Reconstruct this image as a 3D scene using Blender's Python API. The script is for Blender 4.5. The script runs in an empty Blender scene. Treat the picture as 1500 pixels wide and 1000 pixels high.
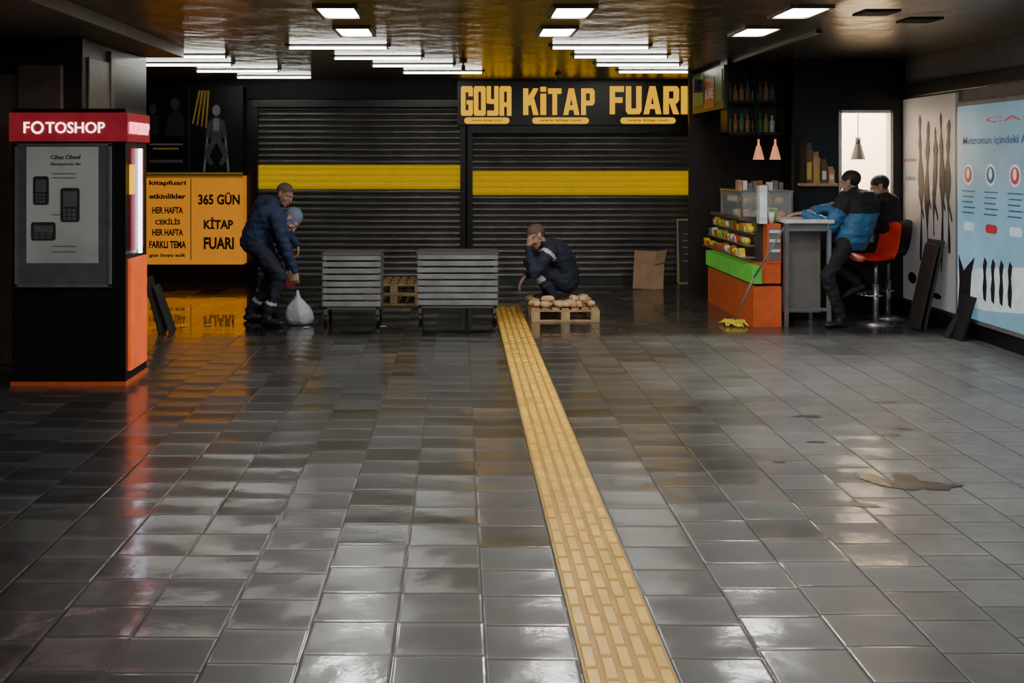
import bpy, bmesh, math, random
from mathutils import Vector, Matrix, noise
random.seed(4)
V=Vector
sc=bpy.context.scene
# ------------------------------------------------------------ materials
def nt(name):
    m=bpy.data.materials.new(name); m.use_nodes=True
    t=m.node_tree; b=t.nodes['Principled BSDF']
    return m,t,b
def mat(name,col,rough=.5,metal=0,emit=0,var=.15,scale=8,bump=0.0,ecol=None,spec=None,bscale=40):
    m,t,b=nt(name)
    tc=t.nodes.new('ShaderNodeTexCoord'); n=t.nodes.new('ShaderNodeTexNoise'); n.inputs['Scale'].default_value=scale
    n.inputs['Detail'].default_value=4
    t.links.new(tc.outputs['Object'],n.inputs['Vector'])
    r=t.nodes.new('ShaderNodeValToRGB')
    r.color_ramp.elements[0].position=.3; r.color_ramp.elements[1].position=.7
    r.color_ramp.elements[0].color=[c*(1-var) for c in col]+[1]
    r.color_ramp.elements[1].color=[min(1,c*(1+var)) for c in col]+[1]
    t.links.new(n.outputs['Fac'],r.inputs['Fac']); t.links.new(r.outputs['Color'],b.inputs['Base Color'])
    b.inputs['Roughness'].default_value=rough; b.inputs['Metallic'].default_value=metal
    if emit:
        b.inputs['Emission Strength'].default_value=emit
        if ecol: b.inputs['Emission Color'].default_value=list(ecol)+[1]
        else: t.links.new(r.outputs['Color'],b.inputs['Emission Color'])
    if bump:
        n2=t.nodes.new('ShaderNodeTexNoise'); n2.inputs['Scale'].default_value=bscale
        t.links.new(tc.outputs['Object'],n2.inputs['Vector'])
        bp=t.nodes.new('ShaderNodeBump'); bp.inputs['Strength'].default_value=bump; bp.inputs['Distance'].default_value=.02
        t.links.new(n2.outputs['Fac'],bp.inputs['Height']); t.links.new(bp.outputs['Normal'],b.inputs['Normal'])
    return m
def glass(name,col=(.9,.95,.95),alpha=.18):
    m,t,b=nt(name); b.inputs['Base Color'].default_value=list(col)+[1]
    b.inputs['Roughness'].default_value=.05; b.inputs['Alpha'].default_value=alpha
    return m

def floor_mat():
    m,t,b=nt('wet_stone_tiles'); N=t.nodes; L=t.links
    def M(op,a,c=None,d=None):
        n=N.new('ShaderNodeMath'); n.operation=op
        for i,x in enumerate((a,c,d)):
            if x is None: continue
            if isinstance(x,(int,float)): n.inputs[i].default_value=x
            else: L.new(x,n.inputs[i])
        return n.outputs[0]
    def smooth(x,a,c):
        n=N.new('ShaderNodeMapRange'); n.interpolation_type='SMOOTHSTEP'
        L.new(x,n.inputs['Value']); n.inputs['From Min'].default_value=a; n.inputs['From Max'].default_value=c
        return n.outputs['Result']
    TL=.245
    g=N.new('ShaderNodeNewGeometry'); s=N.new('ShaderNodeSeparateXYZ'); L.new(g.outputs['Position'],s.inputs[0])
    x,y=s.outputs[0],s.outputs[1]
    u=M('DIVIDE',M('SUBTRACT',x,.394),.306); col=M('FLOOR',u); fu=M('FRACT',u)
    wn0=N.new('ShaderNodeTexWhiteNoise'); wn0.noise_dimensions='1D'; L.new(col,wn0.inputs['W'])
    v=M('ADD',M('DIVIDE',y,TL),wn0.outputs['Value']); row=M('FLOOR',v); fv=M('FRACT',v)
    eu=M('MULTIPLY',M('MINIMUM',fu,M('SUBTRACT',1,fu)),.306)
    ev=M('MULTIPLY',M('MINIMUM',fv,M('SUBTRACT',1,fv)),TL)
    e=M('MINIMUM',eu,ev)
    wn=N.new('ShaderNodeTexWhiteNoise'); wn.noise_dimensions='2D'
    cb=N.new('ShaderNodeCombineXYZ'); L.new(col,cb.inputs[0]); L.new(row,cb.inputs[1]); L.new(cb.outputs[0],wn.inputs['Vector'])
    rnd=wn.outputs['Value']
    sc_=N.new('ShaderNodeSeparateColor'); L.new(wn.outputs['Color'],sc_.inputs[0])
    def noi(scale,detail=4,vec=None):
        n=N.new('ShaderNodeTexNoise'); n.inputs['Scale'].default_value=scale; n.inputs['Detail'].default_value=detail
        L.new(vec or g.outputs['Position'],n.inputs['Vector']); return n.outputs['Fac']
    big=noi(.55,2); mid=noi(2.5,3); fine=noi(60,3)
    joint=M('SUBTRACT',1,smooth(e,.002,.0055))
    dry_glow=smooth(M('ADD',x,M('MULTIPLY',M('SUBTRACT',big,.5),3.5)),.3,2.8)  # drier right side, plus the light glow there painted into the albedo
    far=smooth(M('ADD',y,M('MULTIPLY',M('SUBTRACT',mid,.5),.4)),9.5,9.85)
    lum=M('ADD',M('ADD',.008,M('MULTIPLY',rnd,.022)),M('MULTIPLY',mid,.020))
    lum=M('ADD',lum,M('MULTIPLY',dry_glow,M('MULTIPLY',.15,M('ADD',M('MULTIPLY',noi(9,5),.8),M('MULTIPLY',mid,.7)))))
    edge_glint=M('MULTIPLY',M('SUBTRACT',1,smooth(ev,.006,.05)),M('MULTIPLY',sc_.outputs[1],.05))  # specular streaks along tile ends, painted as lighter albedo
    lum=M('ADD',lum,edge_glint)
    lum=M('MULTIPLY',lum,M('SUBTRACT',1,M('MULTIPLY',joint,.85)))
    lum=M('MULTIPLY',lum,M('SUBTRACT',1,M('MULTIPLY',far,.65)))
    cc=N.new('ShaderNodeCombineColor')
    L.new(M('MULTIPLY',lum,1.01),cc.inputs[0]); L.new(M('MULTIPLY',lum,.99),cc.inputs[1]); L.new(M('MULTIPLY',lum,.96),cc.inputs[2])
    L.new(cc.outputs[0],b.inputs['Base Color'])
    ro=M('ADD',.25,M('MULTIPLY',mid,.12)); ro=M('ADD',ro,M('MULTIPLY',dry_glow,.14)); ro=M('ADD',ro,M('MULTIPLY',rnd,.14))
    ro=M('ADD',ro,M('MULTIPLY',joint,.3))
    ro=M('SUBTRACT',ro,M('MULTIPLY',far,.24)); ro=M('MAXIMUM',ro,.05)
    L.new(ro,b.inputs['Roughness'])
    tilt=M('ADD',M('MULTIPLY',M('MULTIPLY',M('SUBTRACT',sc_.outputs[0],.5),fv),.011),
                 M('MULTIPLY',M('MULTIPLY',M('SUBTRACT',sc_.outputs[2],.5),fu),.004))
    cup=M('MULTIPLY',M('MULTIPLY',M('SUBTRACT',fv,.5),M('SUBTRACT',fv,.5)),.0085)
    pil=M('MULTIPLY',smooth(e,0,.012),.0012)
    h=M('ADD',M('ADD',tilt,pil),cup); h=M('ADD',h,M('MULTIPLY',fine,.00015)); h=M('ADD',h,M('MULTIPLY',noi(5,1),.0040)); h=M('ADD',h,M('MULTIPLY',noi(22,2),.0007))
    h=M('MULTIPLY',h,M('SUBTRACT',1,M('MULTIPLY',far,.9)))
    bp=N.new('ShaderNodeBump'); bp.inputs['Strength'].default_value=.95; bp.inputs['Distance'].default_value=1
    L.new(h,bp.inputs['Height']); L.new(bp.outputs['Normal'],b.inputs['Normal'])
    b.inputs['Specular IOR Level'].default_value=.6
    # water film
    L.new(M('MULTIPLY',1.0,M('SUBTRACT',1,M('MULTIPLY',dry_glow,.65))),b.inputs['Coat Weight'])
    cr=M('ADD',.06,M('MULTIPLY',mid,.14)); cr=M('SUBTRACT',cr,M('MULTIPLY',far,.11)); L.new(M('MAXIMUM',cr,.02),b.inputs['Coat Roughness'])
    b.inputs['Coat IOR'].default_value=1.40; L.new(bp.outputs['Normal'],b.inputs['Coat Normal'])
    return m
def ceil_mat():
    m,t,b=nt('ceiling_metal'); N=t.nodes; L=t.links
    g=N.new('ShaderNodeNewGeometry'); s=N.new('ShaderNodeSeparateXYZ'); L.new(g.outputs['Position'],s.inputs[0])
    w=N.new('ShaderNodeMath'); w.operation='DIVIDE'; L.new(s.outputs[0],w.inputs[0]); w.inputs[1].default_value=.3
    f=N.new('ShaderNodeMath'); f.operation='FRACT'; L.new(w.outputs[0],f.inputs[0])
    k=N.new('ShaderNodeMath'); k.operation='LESS_THAN'; L.new(f.outputs[0],k.inputs[0]); k.inputs[1].default_value=.04
    mx=N.new('ShaderNodeMix'); mx.data_type='RGBA'; L.new(k.outputs[0],mx.inputs['Factor'])
    mx.inputs['A'].default_value=(.17,.145,.115,1); mx.inputs['B'].default_value=(.04,.034,.027,1)
    L.new(mx.outputs['Result'],b.inputs['Base Color'])
    n=N.new('ShaderNodeTexNoise'); n.inputs['Scale'].default_value=2.6; n.inputs['Detail'].default_value=3
    L.new(g.outputs['Position'],n.inputs['Vector'])
    bp=N.new('ShaderNodeBump'); bp.inputs['Strength'].default_value=.4; bp.inputs['Distance'].default_value=.05
    L.new(n.outputs['Fac'],bp.inputs['Height']); L.new(bp.outputs['Normal'],b.inputs['Normal'])
    b.inputs['Metallic'].default_value=.7; b.inputs['Roughness'].default_value=.27
    return m
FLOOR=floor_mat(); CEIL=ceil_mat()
WALLG=mat('grey_wall',(.12,.115,.115),.45,bump=.05)
DARKW=mat('dark_wall',(.04,.034,.03),.35)
PILLAR=mat('pillar_panel',(.17,.135,.105),.4)
BLACK=mat('black_paint',(.008,.008,.009),.35)
BLACKM=mat('black_matte',(.012,.012,.013),.7)
SHUT=mat('shutter_black',(.15,.143,.138),.34,.6,var=.2,scale=3)
SHUTY=mat('shutter_yellow',(.85,.58,.0),.4,0,emit=.22,var=.08,ecol=(1,.6,0))
SIGNY=mat('sign_yellow',(.92,.50,.0),.4,0,emit=.85,var=.03,ecol=(1,.52,.0))
SIGNO=mat('orange_panel',(.85,.30,.02),.5,0,emit=.50,var=.06)
TEXTD=mat('print_black',(.02,.012,.008),.6)
GOLD=mat('print_gold',(.5,.33,.05),.5,emit=.08)
LAMPW=mat('panel_light',(1,1,1),.5,emit=52,ecol=(1,.97,.91))
TUBEW=mat('tube_light',(1,1,1),.5,emit=20,ecol=(1,1,.90))
STEEL=mat('steel',(.45,.45,.46),.3,.9)
GREYM=mat('grey_metal',(.20,.205,.205),.5,.2)
SLAT=mat('grey_slat',(.22,.23,.23),.5,.1,var=.25,scale=5)
SLATD=mat('grey_frame',(.09,.095,.095),.5,.1)
GREYD=mat('dark_grey_metal',(.06,.065,.065),.5,.4)
YTILE=mat('tactile_yellow',(.38,.21,.03),.42,var=.25,scale=9,bump=.15)
YBAR=mat('tactile_bar',(.72,.43,.065),.36,var=.25,scale=5)
WOOD=mat('pallet_wood',(.42,.28,.14),.7,var=.3)
CARD=mat('cardboard',(.50,.31,.18),.8)
WHITE=mat('white_plastic',(.75,.74,.72),.45)
CREAM=mat('cream_wall_glow',(.9,.74,.52),.7,emit=1.3,var=.02)  # emission stands in for lamplight on the wall
RED=mat('red_plastic',(.70,.05,.03),.35,emit=.06)
REDS=mat('red_sign',(.20,.012,.02),.3,emit=.8)
ORANGE=mat('orange_laminate',(.60,.11,.03),.35,emit=.08)
ORANGEG=mat('orange_backlit',(.80,.12,.03),.35,emit=.5)
GREEN=mat('green_laminate',(.10,.42,.05),.4,emit=.3)
SKIN=mat('skin',(.45,.26,.18),.55,var=.08)
HAIRB=mat('hair_brown',(.14,.08,.06),.7,bump=.3,bscale=120)
HAIRK=mat('hair_black',(.015,.012,.011),.6,bump=.3,bscale=120)
HAIRG=mat('hair_greying',(.16,.10,.085),.7,bump=.3,bscale=120)
NAVY=mat('navy_cloth',(.020,.034,.095),.75,bump=.2)
NAVYD=mat('dark_navy_cloth',(.012,.016,.034),.8,bump=.2)
BLUE=mat('blue_cloth',(.03,.14,.30),.6,bump=.2)
BLKC=mat('black_cloth',(.012,.012,.014),.8,bump=.2)
GREYC=mat('grey_blue_cloth',(.16,.20,.28),.8)
REFL=mat('reflective_tape',(.5,.52,.52),.4)
SHOE=mat('shoe_rubber',(.015,.014,.013),.5)
EYEW=mat('eye_white',(.7,.7,.68),.3)
LIP=mat('lip',(.35,.12,.1),.5)
GLASS=glass('clear_glass')
# ------------------------------------------------------------ builder
class Frame:
    def __init__(s,o,u,v=(0,0,1)):
        s.o=V(o); s.u=V(u); s.v=V(v); s.n=s.u.cross(s.v)
    def p(s,a,b,c=0): return s.o+s.u*a+s.v*b+s.n*c
FR=lambda Y:Frame((0,Y,0),(1,0,0))           # faces -Y ; u = world X
class B:
    def __init__(s,name): s.name=name; s.bm=bmesh.new(); s.mats=[]
    def mi(s,m):
        if m not in s.mats: s.mats.append(m)
        return s.mats.index(m)
    def hexa(s,P,m):
        vs=[s.bm.verts.new(p) for p in P]; k=s.mi(m)
        for f in ((0,3,2,1),(4,5,6,7),(0,1,5,4),(1,2,6,5),(2,3,7,6),(3,0,4,7)):
            fc=s.bm.faces.new([vs[i] for i in f]); fc.material_index=k
    def box(s,x0,x1,y0,y1,z0,z1,m):
        s.hexa([(x0,y0,z0),(x1,y0,z0),(x1,y1,z0),(x0,y1,z0),(x0,y0,z1),(x1,y0,z1),(x1,y1,z1),(x0,y1,z1)],m)
    def obox(s,c,ax,ay,az,m):   # centre + half-axis vectors
        c=V(c);ax=V(ax);ay=V(ay);az=V(az)
        s.hexa([c-ax-ay-az,c+ax-ay-az,c+ax+ay-az,c-ax+ay-az,c-ax-ay+az,c+ax-ay+az,c+ax+ay+az,c-ax+ay+az],m)
    def rect(s,F,u0,u1,v0,v1,m,off=.004,th=.004):
        c=F.p((u0+u1)/2,(v0+v1)/2,off-th/2); s.obox(c,F.u*(u1-u0)/2,F.v*(v1-v0)/2,F.n*th/2,m)
    def poly(s,F,pts,m,off=.004):
        f=s.bm.faces.new([s.bm.verts.new(F.p(a,b,off)) for a,b in pts]); f.material_index=s.mi(m); return f
    def prism(s,F,pts,m,off=.01,th=.01):
        k=s.mi(m); n=len(pts)
        a=[s.bm.verts.new(F.p(p,q,off)) for p,q in pts]; b=[s.bm.verts.new(F.p(p,q,off-th)) for p,q in pts]
        fs=[s.bm.faces.new(a),s.bm.faces.new(b[::-1])]
        for i in range(n): fs.append(s.bm.faces.new([a[i],b[i],b[(i+1)%n],a[(i+1)%n]]))
        for f in fs: f.material_index=k
    def pill(s,F,u0,u1,v0,v1,m,off=.01,th=.01,r=None):
        r=r or (v1-v0)/2; pts=[]
        for cx,cy,a0 in ((u1-r,v1-r,0),(u0+r,v1-r,90),(u0+r,v0+r,180),(u1-r,v0+r,270)):
            for k in range(5):
                a=math.radians(a0+k*22.5); pts.append((cx+r*math.cos(a),cy+r*math.sin(a)))
        s.prism(F,pts,m,off,th)
    def disc(s,F,u,v,r,m,off=.006,n=20,ry=None):
        ry=ry or r
        s.poly(F,[(u+r*math.cos(2*math.pi*i/n),v+ry*math.sin(2*math.pi*i/n)) for i in range(n)],m,off)
    def _mark(s,verts,m,smooth):
        k=s.mi(m)
        for f in {f for v in verts for f in v.link_faces}: f.material_index=k; f.smooth=smooth
    def cone(s,p0,p1,r0,r1,m,seg=14,caps=True,smooth=True):
        p0=V(p0);p1=V(p1);d=p1-p0
        M=Matrix.Translation((p0+p1)/2)@d.to_track_quat('Z','Y').to_matrix().to_4x4()
        r=bmesh.ops.create_cone(s.bm,cap_ends=caps,segments=seg,radius1=r0,radius2=r1,depth=d.length,matrix=M)
        s._mark(r['verts'],m,smooth)
    def cyl(s,p0,p1,r,m,seg=12): s.cone(p0,p1,r,r,m,seg)
    def ell(s,c,r,m,R=None,seg=14):
        if isinstance(r,(int,float)): r=(r,r,r)
        M=Matrix.Translation(V(c))@(R or Matrix.Identity(3)).to_4x4()@Matrix.Diagonal((*r,1))
        q=bmesh.ops.create_uvsphere(s.bm,u_segments=seg,v_segments=max(6,seg*2//3),radius=1,matrix=M)
        s._mark(q['verts'],m,True)
    def path(s,pts,r,m,seg=8):
        for a,b in zip(pts,pts[1:]): s.cyl(a,b,r,m,seg)
        for p in pts[1:-1]: s.ell(p,r,m,seg=8)
    def mesh(s,me,fn,smooth=True):
        n0=len(s.bm.faces); s.bm.from_mesh(me); s.bm.faces.ensure_lookup_table()
        for f in s.bm.faces[n0:]:
            f.material_index=s.mi(fn(f.calc_center_median()) if callable(fn) else fn); f.smooth=smooth
        bpy.data.meshes.remove(me)
    def text(s,F,txt,u0,u1,v0,v1,m,off=.006,ext=.002,bold=.02):
        cu=bpy.data.curves.new('t','FONT'); cu.body=txt; cu.extrude=.01; cu.offset=bold; cu.resolution_u=3
        ob=bpy.data.objects.new('t',cu); sc.collection.objects.link(ob)
        bpy.context.view_layer.update()
        me=bpy.data.meshes.new_from_object(ob.evaluated_get(bpy.context.evaluated_depsgraph_get()))
        bpy.data.objects.remove(ob); bpy.data.curves.remove(cu)
        xs=[v.co.x for v in me.vertices]; ys=[v.co.y for v in me.vertices]
        if not xs: return
        ax,bx,ay,by=min(xs),max(xs),min(ys),max(ys)
        for v in me.vertices:
            a=u0+(v.co.x-ax)/(bx-ax)*(u1-u0); b=v0+(v.co.y-ay)/(by-ay)*(v1-v0)
            v.co=F.p(a,b,off+v.co.z/.01*ext)
        s.mesh(me,m,False)
    def done(s,bevel=0):
        me=bpy.data.meshes.new(s.name)
        if s.bm.verts:
            xs=[v.co for v in s.bm.verts]
            o=V(((min(c.x for c in xs)+max(c.x for c in xs))/2,(min(c.y for c in xs)+max(c.y for c in xs))/2,min(c.z for c in xs)))
            bmesh.ops.translate(s.bm,verts=s.bm.verts[:],vec=-o)
        else: o=V((0,0,0))
        s.bm.to_mesh(me); s.bm.free()
        for m in s.mats: me.materials.append(m)
        ob=bpy.data.objects.new(s.name,me); ob.location=o; sc.collection.objects.link(ob)
        if bevel:
            md=ob.modifiers.new('bevel','BEVEL'); md.width=bevel; md.segments=2; md.limit_method='ANGLE'
        return ob
# heavy condensed display lettering, each glyph a set of convex strokes in a unit box
RC=lambda a,c,d,e:[(a,d),(c,d),(c,e),(a,e)]
GL={'K':[RC(0,.33,0,1),[(.25,.36),(.45,.36),(1,1),(.66,1),(.25,.62)],[(.42,.60),(.66,.72),(1,0),(.66,0)]],
 'İ':[RC(0,1,0,.80),RC(0,1,.88,1.06)],'I':[RC(0,1,0,1)],
 'T':[RC(0,1,.80,1),RC(.33,.67,0,.8)],
 'A':[[(0,0),(.30,0),(.60,1),(.34,1)],[(.70,0),(1,0),(.66,1),(.40,1)],RC(.2,.8,.19,.36)],
 'P':[RC(0,.34,0,1),RC(.34,.86,.82,1),RC(.34,.86,.36,.54),[(.66,.36),(.86,.36),(1,.46),(1,.90),(.86,1),(.66,1)]],
 'F':[RC(0,.36,0,1),RC(.36,1,.80,1),RC(.36,.9,.41,.60)],
 'U':[RC(0,.33,.12,1),RC(.67,1,.12,1),[(.14,0),(.86,0),(1,.12),(1,.2),(0,.2),(0,.12)]],
 'R':[RC(0,.34,0,1),RC(.34,.86,.82,1),RC(.34,.86,.38,.56),[(.66,.40),(.86,.40),(1,.50),(1,.90),(.86,1),(.66,1)],[(.38,.44),(.70,.44),(1,0),(.64,0)]],
 'G':[RC(0,.38,.05,.95),[(.1,1),(.9,1),(1,.94),(1,.66),(.64,.66),(.64,.80),(0,.80),(0,.94)],[(.1,0),(.9,0),(1,.06),(1,.18),(0,.18),(0,.06)],RC(.64,1,.1,.52),RC(.48,1,.38,.52)],
 'O':[RC(0,.38,.06,.94),RC(.62,1,.06,.94),[(.1,1),(.9,1),(1,.94),(1,.82),(0,.82),(0,.94)],[(.1,0),(.9,0),(1,.06),(1,.18),(0,.18),(0,.06)]],
 'Y':[RC(0,.36,.42,1),RC(.64,1,.06,1),RC(.2,.8,.40,.56),[(.05,0),(.9,0),(1,.06),(1,.17),(.05,.17)]],
 'a':[RC(0,.38,0,.94),RC(.62,1,0,.94),[(.1,1),(.9,1),(1,.94),(1,.82),(0,.82),(0,.94)],RC(.3,.7,.30,.45)]}
def word(b,F,txt,widths,u0,u1,z0,z1,m,off,th,gap=.03):
    tot=sum(widths)+gap*(len(txt)-1); k=(u1-u0)/tot; u=u0
    for ch,w in zip(txt,widths):
        for i,pl in enumerate(GL[ch]):
            b.prism(F,[(u+a*w*k,z0+c*(z1-z0)) for a,c in pl],m,off+.0004*i,th)
        u+=(w+gap)*k
def simple_box(name,x0,x1,y0,y1,z0,z1,m,bevel=0):
    b=B(name); b.box(x0,x1,y0,y1,z0,z1,m); return b.done(bevel)
CH=2.75
# ------------------------------------------------------------ room shell
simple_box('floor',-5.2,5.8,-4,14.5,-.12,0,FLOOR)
simple_box('ceiling',-5.2,5.8,-4,14.5,CH,CH+.1,CEIL)
simple_box('wall_back',-5.2,5.8,14.16,14.4,0,CH,BLACK)
simple_box('wall_near',-5.2,5.8,-4.2,-4,0,CH,WALLG)
simple_box('wall_left',-5.2,-3.7,-4,8.3,0,CH,DARKW)
simple_box('wall_left_far',-5.2,-4.7,10.0,14.16,0,CH,DARKW)
b=B('pillar'); b.box(-5.2,-3.05,8.3,10.0,0,CH,DARKW)
b.box(-5.0,-3.35,8.27,8.3,.0,2.35,PILLAR); b.box(-3.55,-3.2,8.24,8.3,2.0,2.42,PILLAR)
b.box(-3.05,-3.03,8.4,8.9,.2,2.5,PILLAR); b.box(-3.05,-3.03,9.0,9.8,.2,2.5,DARKW)
b.box(-3.08,-3.02,8.9,9.0,.0,2.6,PILLAR)
b.done(.006)
b=B('trim_ceiling_soffit'); b.box(-3.7,-2.68,-4,8.3,CH-.1,CH,PILLAR); b.box(-3.05,-2.68,8.3,10,CH-.1,CH,PILLAR); b.done(.005)
b=B('wall_right'); b.box(4.8,5.0,-4,11.0,0,CH,WALLG); b.done()
b=B('trim_right_rail'); b.box(4.76,4.8,4,11.0,2.32,2.46,BLACK); b.done(.004)
b=B('baseboard_right'); b.box(4.77,4.8,-4,11.0,0,.14,BLACK); b.done(.004)
b=B('wall_stall')
b.box(3.6,4.08,11.0,11.08,0,CH,BLACK); b.box(4.08,4.66,11.0,11.08,2.19,CH,BLACK); b.box(4.08,4.66,11.0,11.08,0,1.0,BLACK)
b.box(4.66,5.0,11.0,11.08,0,CH,BLACK); b.done()
simple_box('wall_partition',4.04,4.08,11.08,12.9,0,CH,BLACK)
simple_box('wall_stall_rear',2.9,4.04,12.9,12.95,0,CH,DARKW)
b=B('wall_kitchen'); b.box(4.08,5.6,12.7,12.75,0,CH,CREAM); b.box(5.5,5.6,11.08,12.7,0,CH,CREAM); b.box(4.08,4.09,11.08,12.7,0,CH,CREAM)
b.done()
b=B('window_1'); 
for x0,x1,z0,z1 in ((4.08,4.11,1.0,2.19),(4.63,4.66,1.0,2.19),(4.08,4.66,2.16,2.19),(4.08,4.66,.97,1.0)): b.box(x0,x1,10.98,11.1,z0,z1,WHITE)
b.done(.003)
b=B('added_room_light'); b.box(4.4,5.2,11.5,12.3,CH-.04,CH,LAMPW); b.done()  # unseen panel added to light the cream room
# ------------------------------------------------------------ shutters
def shutter(x0,x1,ztop,bandmin,bandmax):
    b=B('roller_shutter'); p=.082; z=0.03
    bm=b.bm
    while z<ztop-.02:
        z1=min(z+p,ztop); m=SHUTY if (bandmin<=z+p/2<=bandmax) else SHUT
        prev=None
        prof=[(0,.004),(.10,.004),(.16,.016),(.35,.026),(.6,.028),(.85,.020),(.96,.008),(1,.004)]
        for t,d in prof:
            zz=z+(z1-z)*t
            cur=(bm.verts.new((x0,14.09-d,zz)),bm.verts.new((x1,14.09-d,zz)))
            if prev:
                f=bm.faces.new([prev[0],prev[1],cur[1],cur[0]]); f.material_index=b.mi(m); f.smooth=True
            prev=cur
        z=z1
    b.box(x0,x1,14.09,14.12,0,ztop,BLACK)
    b.box(x0-.05,x0+.02,14.0,14.14,0,ztop,BLACK); b.box(x1-.02,x1+.05,14.0,14.14,0,ztop,BLACK)
    b.box(x0,x1,14.04,14.1,0,.045,GREYD)
    b.box(x0-.05,x1+.05,13.95,14.14,ztop,ztop+.1,BLACK)
    return b.done()
shutter(-2.77,.04,2.38,1.235,1.56)
shutter(.17,3.30,2.02,1.19,1.52)
b=B('storefront_sign'); F=FR(13.94)
b.box(-.02,3.36,13.94,14.14,2.13,2.72,BLACK)
word(b,F,'GOYa',[.2]*4,.03,.716,2.26,2.66,SIGNY,.022,.02,gap=.018)
word(b,F,'KİTAP',[.23,.085,.20,.24,.20],.877,1.847,2.27,2.63,SIGNY,.022,.02)
word(b,F,'FUARI',[.19,.21,.24,.21,.085],2.055,3.11,2.28,2.66,SIGNY,.022,.02)
for a,c in ((.075,.69),(1.0,1.77),(2.2,2.95)):
    b.pill(F,a,c,2.15,2.235,SIGNY,.012,.012)
    b.text(F,'www kitap com',a+.1,c-.1,2.175,2.215,TEXTD,.015,.001)
b.done()
b=B('trim_shutter_fascia'); b.box(-2.9,-.03,13.98,14.14,2.49,CH,BLACKM); b.box(.10,.11,13.98,14.14,0,2.1,BLACK); b.box(3.36,3.6,13.9,14.14,0,CH,BLACK); b.done(.004)
# left posters
b=B('book_fair_poster'); F=FR(13.9)
b.box(-4.6,-2.93,13.9,14.15,.24,1.44,SIGNO)
for t,a,c,z0,z1 in (('365 GÜN',-3.535,-2.97,1.05,1.22),('KİTAP',-3.46,-3.06,.72,.885),('FUARI',-3.46,-3.05,.445,.61),
    ('kitapfuari',-4.2,-3.70,1.30,1.38),('etkinlikler',-4.2,-3.70,1.13,1.2),('HER HAFTA',-4.16,-3.74,.93,1.02),('CEKİLİS',-4.12,-3.78,.78,.87),('HER HAFTA',-4.16,-3.74,.63,.72),('FARKLI TEMA',-4.2,-3.70,.46,.56),('gun boyu acik',-4.2,-3.7,.33,.39)):
    b.text(F,t,a,c,z0,z1,TEXTD,.006,.002,bold=.035)
b.rect(F,-3.64,-3.63,.3,1.4,TEXTD)
b.rect(F,-4.6,-2.93,1.415,1.44,GOLD,.006)
b.done()
b=B('event_banner'); b.box(-4.6,-2.93,13.9,14.15,1.46,2.66,BLACK)
PALE=mat('print_pale',(.32,.32,.35),.5,emit=.04); MIDG=mat('print_grey',(.11,.11,.12),.5)
b.rect(F,-4.6,-2.93,1.46,1.49,GOLD,.006)
b.rect(F,-3.66,-3.655,1.5,2.65,GREYM)
b.disc(F,-3.29,2.33,.055,PALE,.006,ry=.075)
b.poly(F,[(-3.44,1.98),(-3.40,2.18),(-3.31,2.24),(-3.27,2.24),(-3.18,2.18),(-3.14,1.98),(-3.20,1.95),(-3.22,2.08),(-3.22,1.88),(-3.36,1.88),(-3.36,2.08),(-3.38,1.95)],MIDG,.005)
b.poly(F,[(-3.33,2.05),(-3.25,2.05),(-3.25,2.22),(-3.33,2.22)],PALE,.006)
for s_ in (1,-1):
    b.poly(F,[(-3.29,1.90),(-3.29+s_*.12,1.88),(-3.29+s_*.17,1.70),(-3.29+s_*.08,1.58),(-3.29+s_*.03,1.60),(-3.29+s_*.09,1.72)],MIDG,.006)
    b.poly(F,[(-3.29+s_*.15,1.5),(-3.29+s_*.18,1.5),(-3.29+s_*.12,2.1),(-3.29+s_*.10,2.1)],PALE,.0045)
for i in range(4): b.poly(F,[(-3.62+i*.06,2.15-.02*i),(-3.60+i*.06,2.15-.02*i),(-3.50+i*.04,2.6),(-3.53+i*.04,2.6)],GOLD,.005)
b.disc(F,-3.85,2.42,.06,MIDG,ry=.08); b.poly(F,[(-3.98,1.98),(-3.95,2.25),(-3.87,2.33),(-3.80,2.33),(-3.74,2.25),(-3.72,1.98)],GREYD,.005)
b.disc(F,-4.15,2.35,.05,MIDG,ry=.07); b.rect(F,-4.22,-4.08,2.0,2.26,GREYD)
b.rect(F,-4.2,-3.75,1.86,1.88,PALE); b.rect(F,-4.15,-3.8,1.8,1.82,GOLD); b.rect(F,-4.2,-3.75,1.62,1.66,GREYM)
b.done()
# ------------------------------------------------------------ ceiling lights
for Y in (-1.5,1.3,3.9,6.2,7.54,8.68):
    for X in (-.88,.83,2.51):
        b=B('recessed_ceiling_light')
        b.pill(Frame((0,0,CH-.012),(1,0,0),(0,-1,0)),X-.125,X+.125,-Y-.24,-Y+.24,LAMPW,0,.008,r=.05)
        for q in ((X-.16,X-.13,Y-.28,Y+.28),(X+.13,X+.16,Y-.28,Y+.28),(X-.13,X+.13,Y-.28,Y-.25),(X-.13,X+.13,Y+.25,Y+.28)):
            b.box(*q,CH-.02,CH,PILLAR)
        b.done()
def tube(x0,x1,Y):
    b=B('linear_tube_light'); b.box(x0-.02,x1+.02,Y-.05,Y+.05,CH-.012,CH,BLACKM)
    b.cyl((x0+.02,Y,CH-.03),(x1-.02,Y,CH-.03),.010,TUBEW,10)
    b.cyl((x0,Y,CH-.03),(x0+.02,Y,CH-.03),.014,GREYM); b.cyl((x1-.02,Y,CH-.03),(x1,Y,CH-.03),.014,GREYM)
    for x in (x0+.01,x1-.01): b.box(x-.008,x+.008,Y-.008,Y+.008,CH-.03,CH-.01,GREYM)
    b.done()
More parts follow.
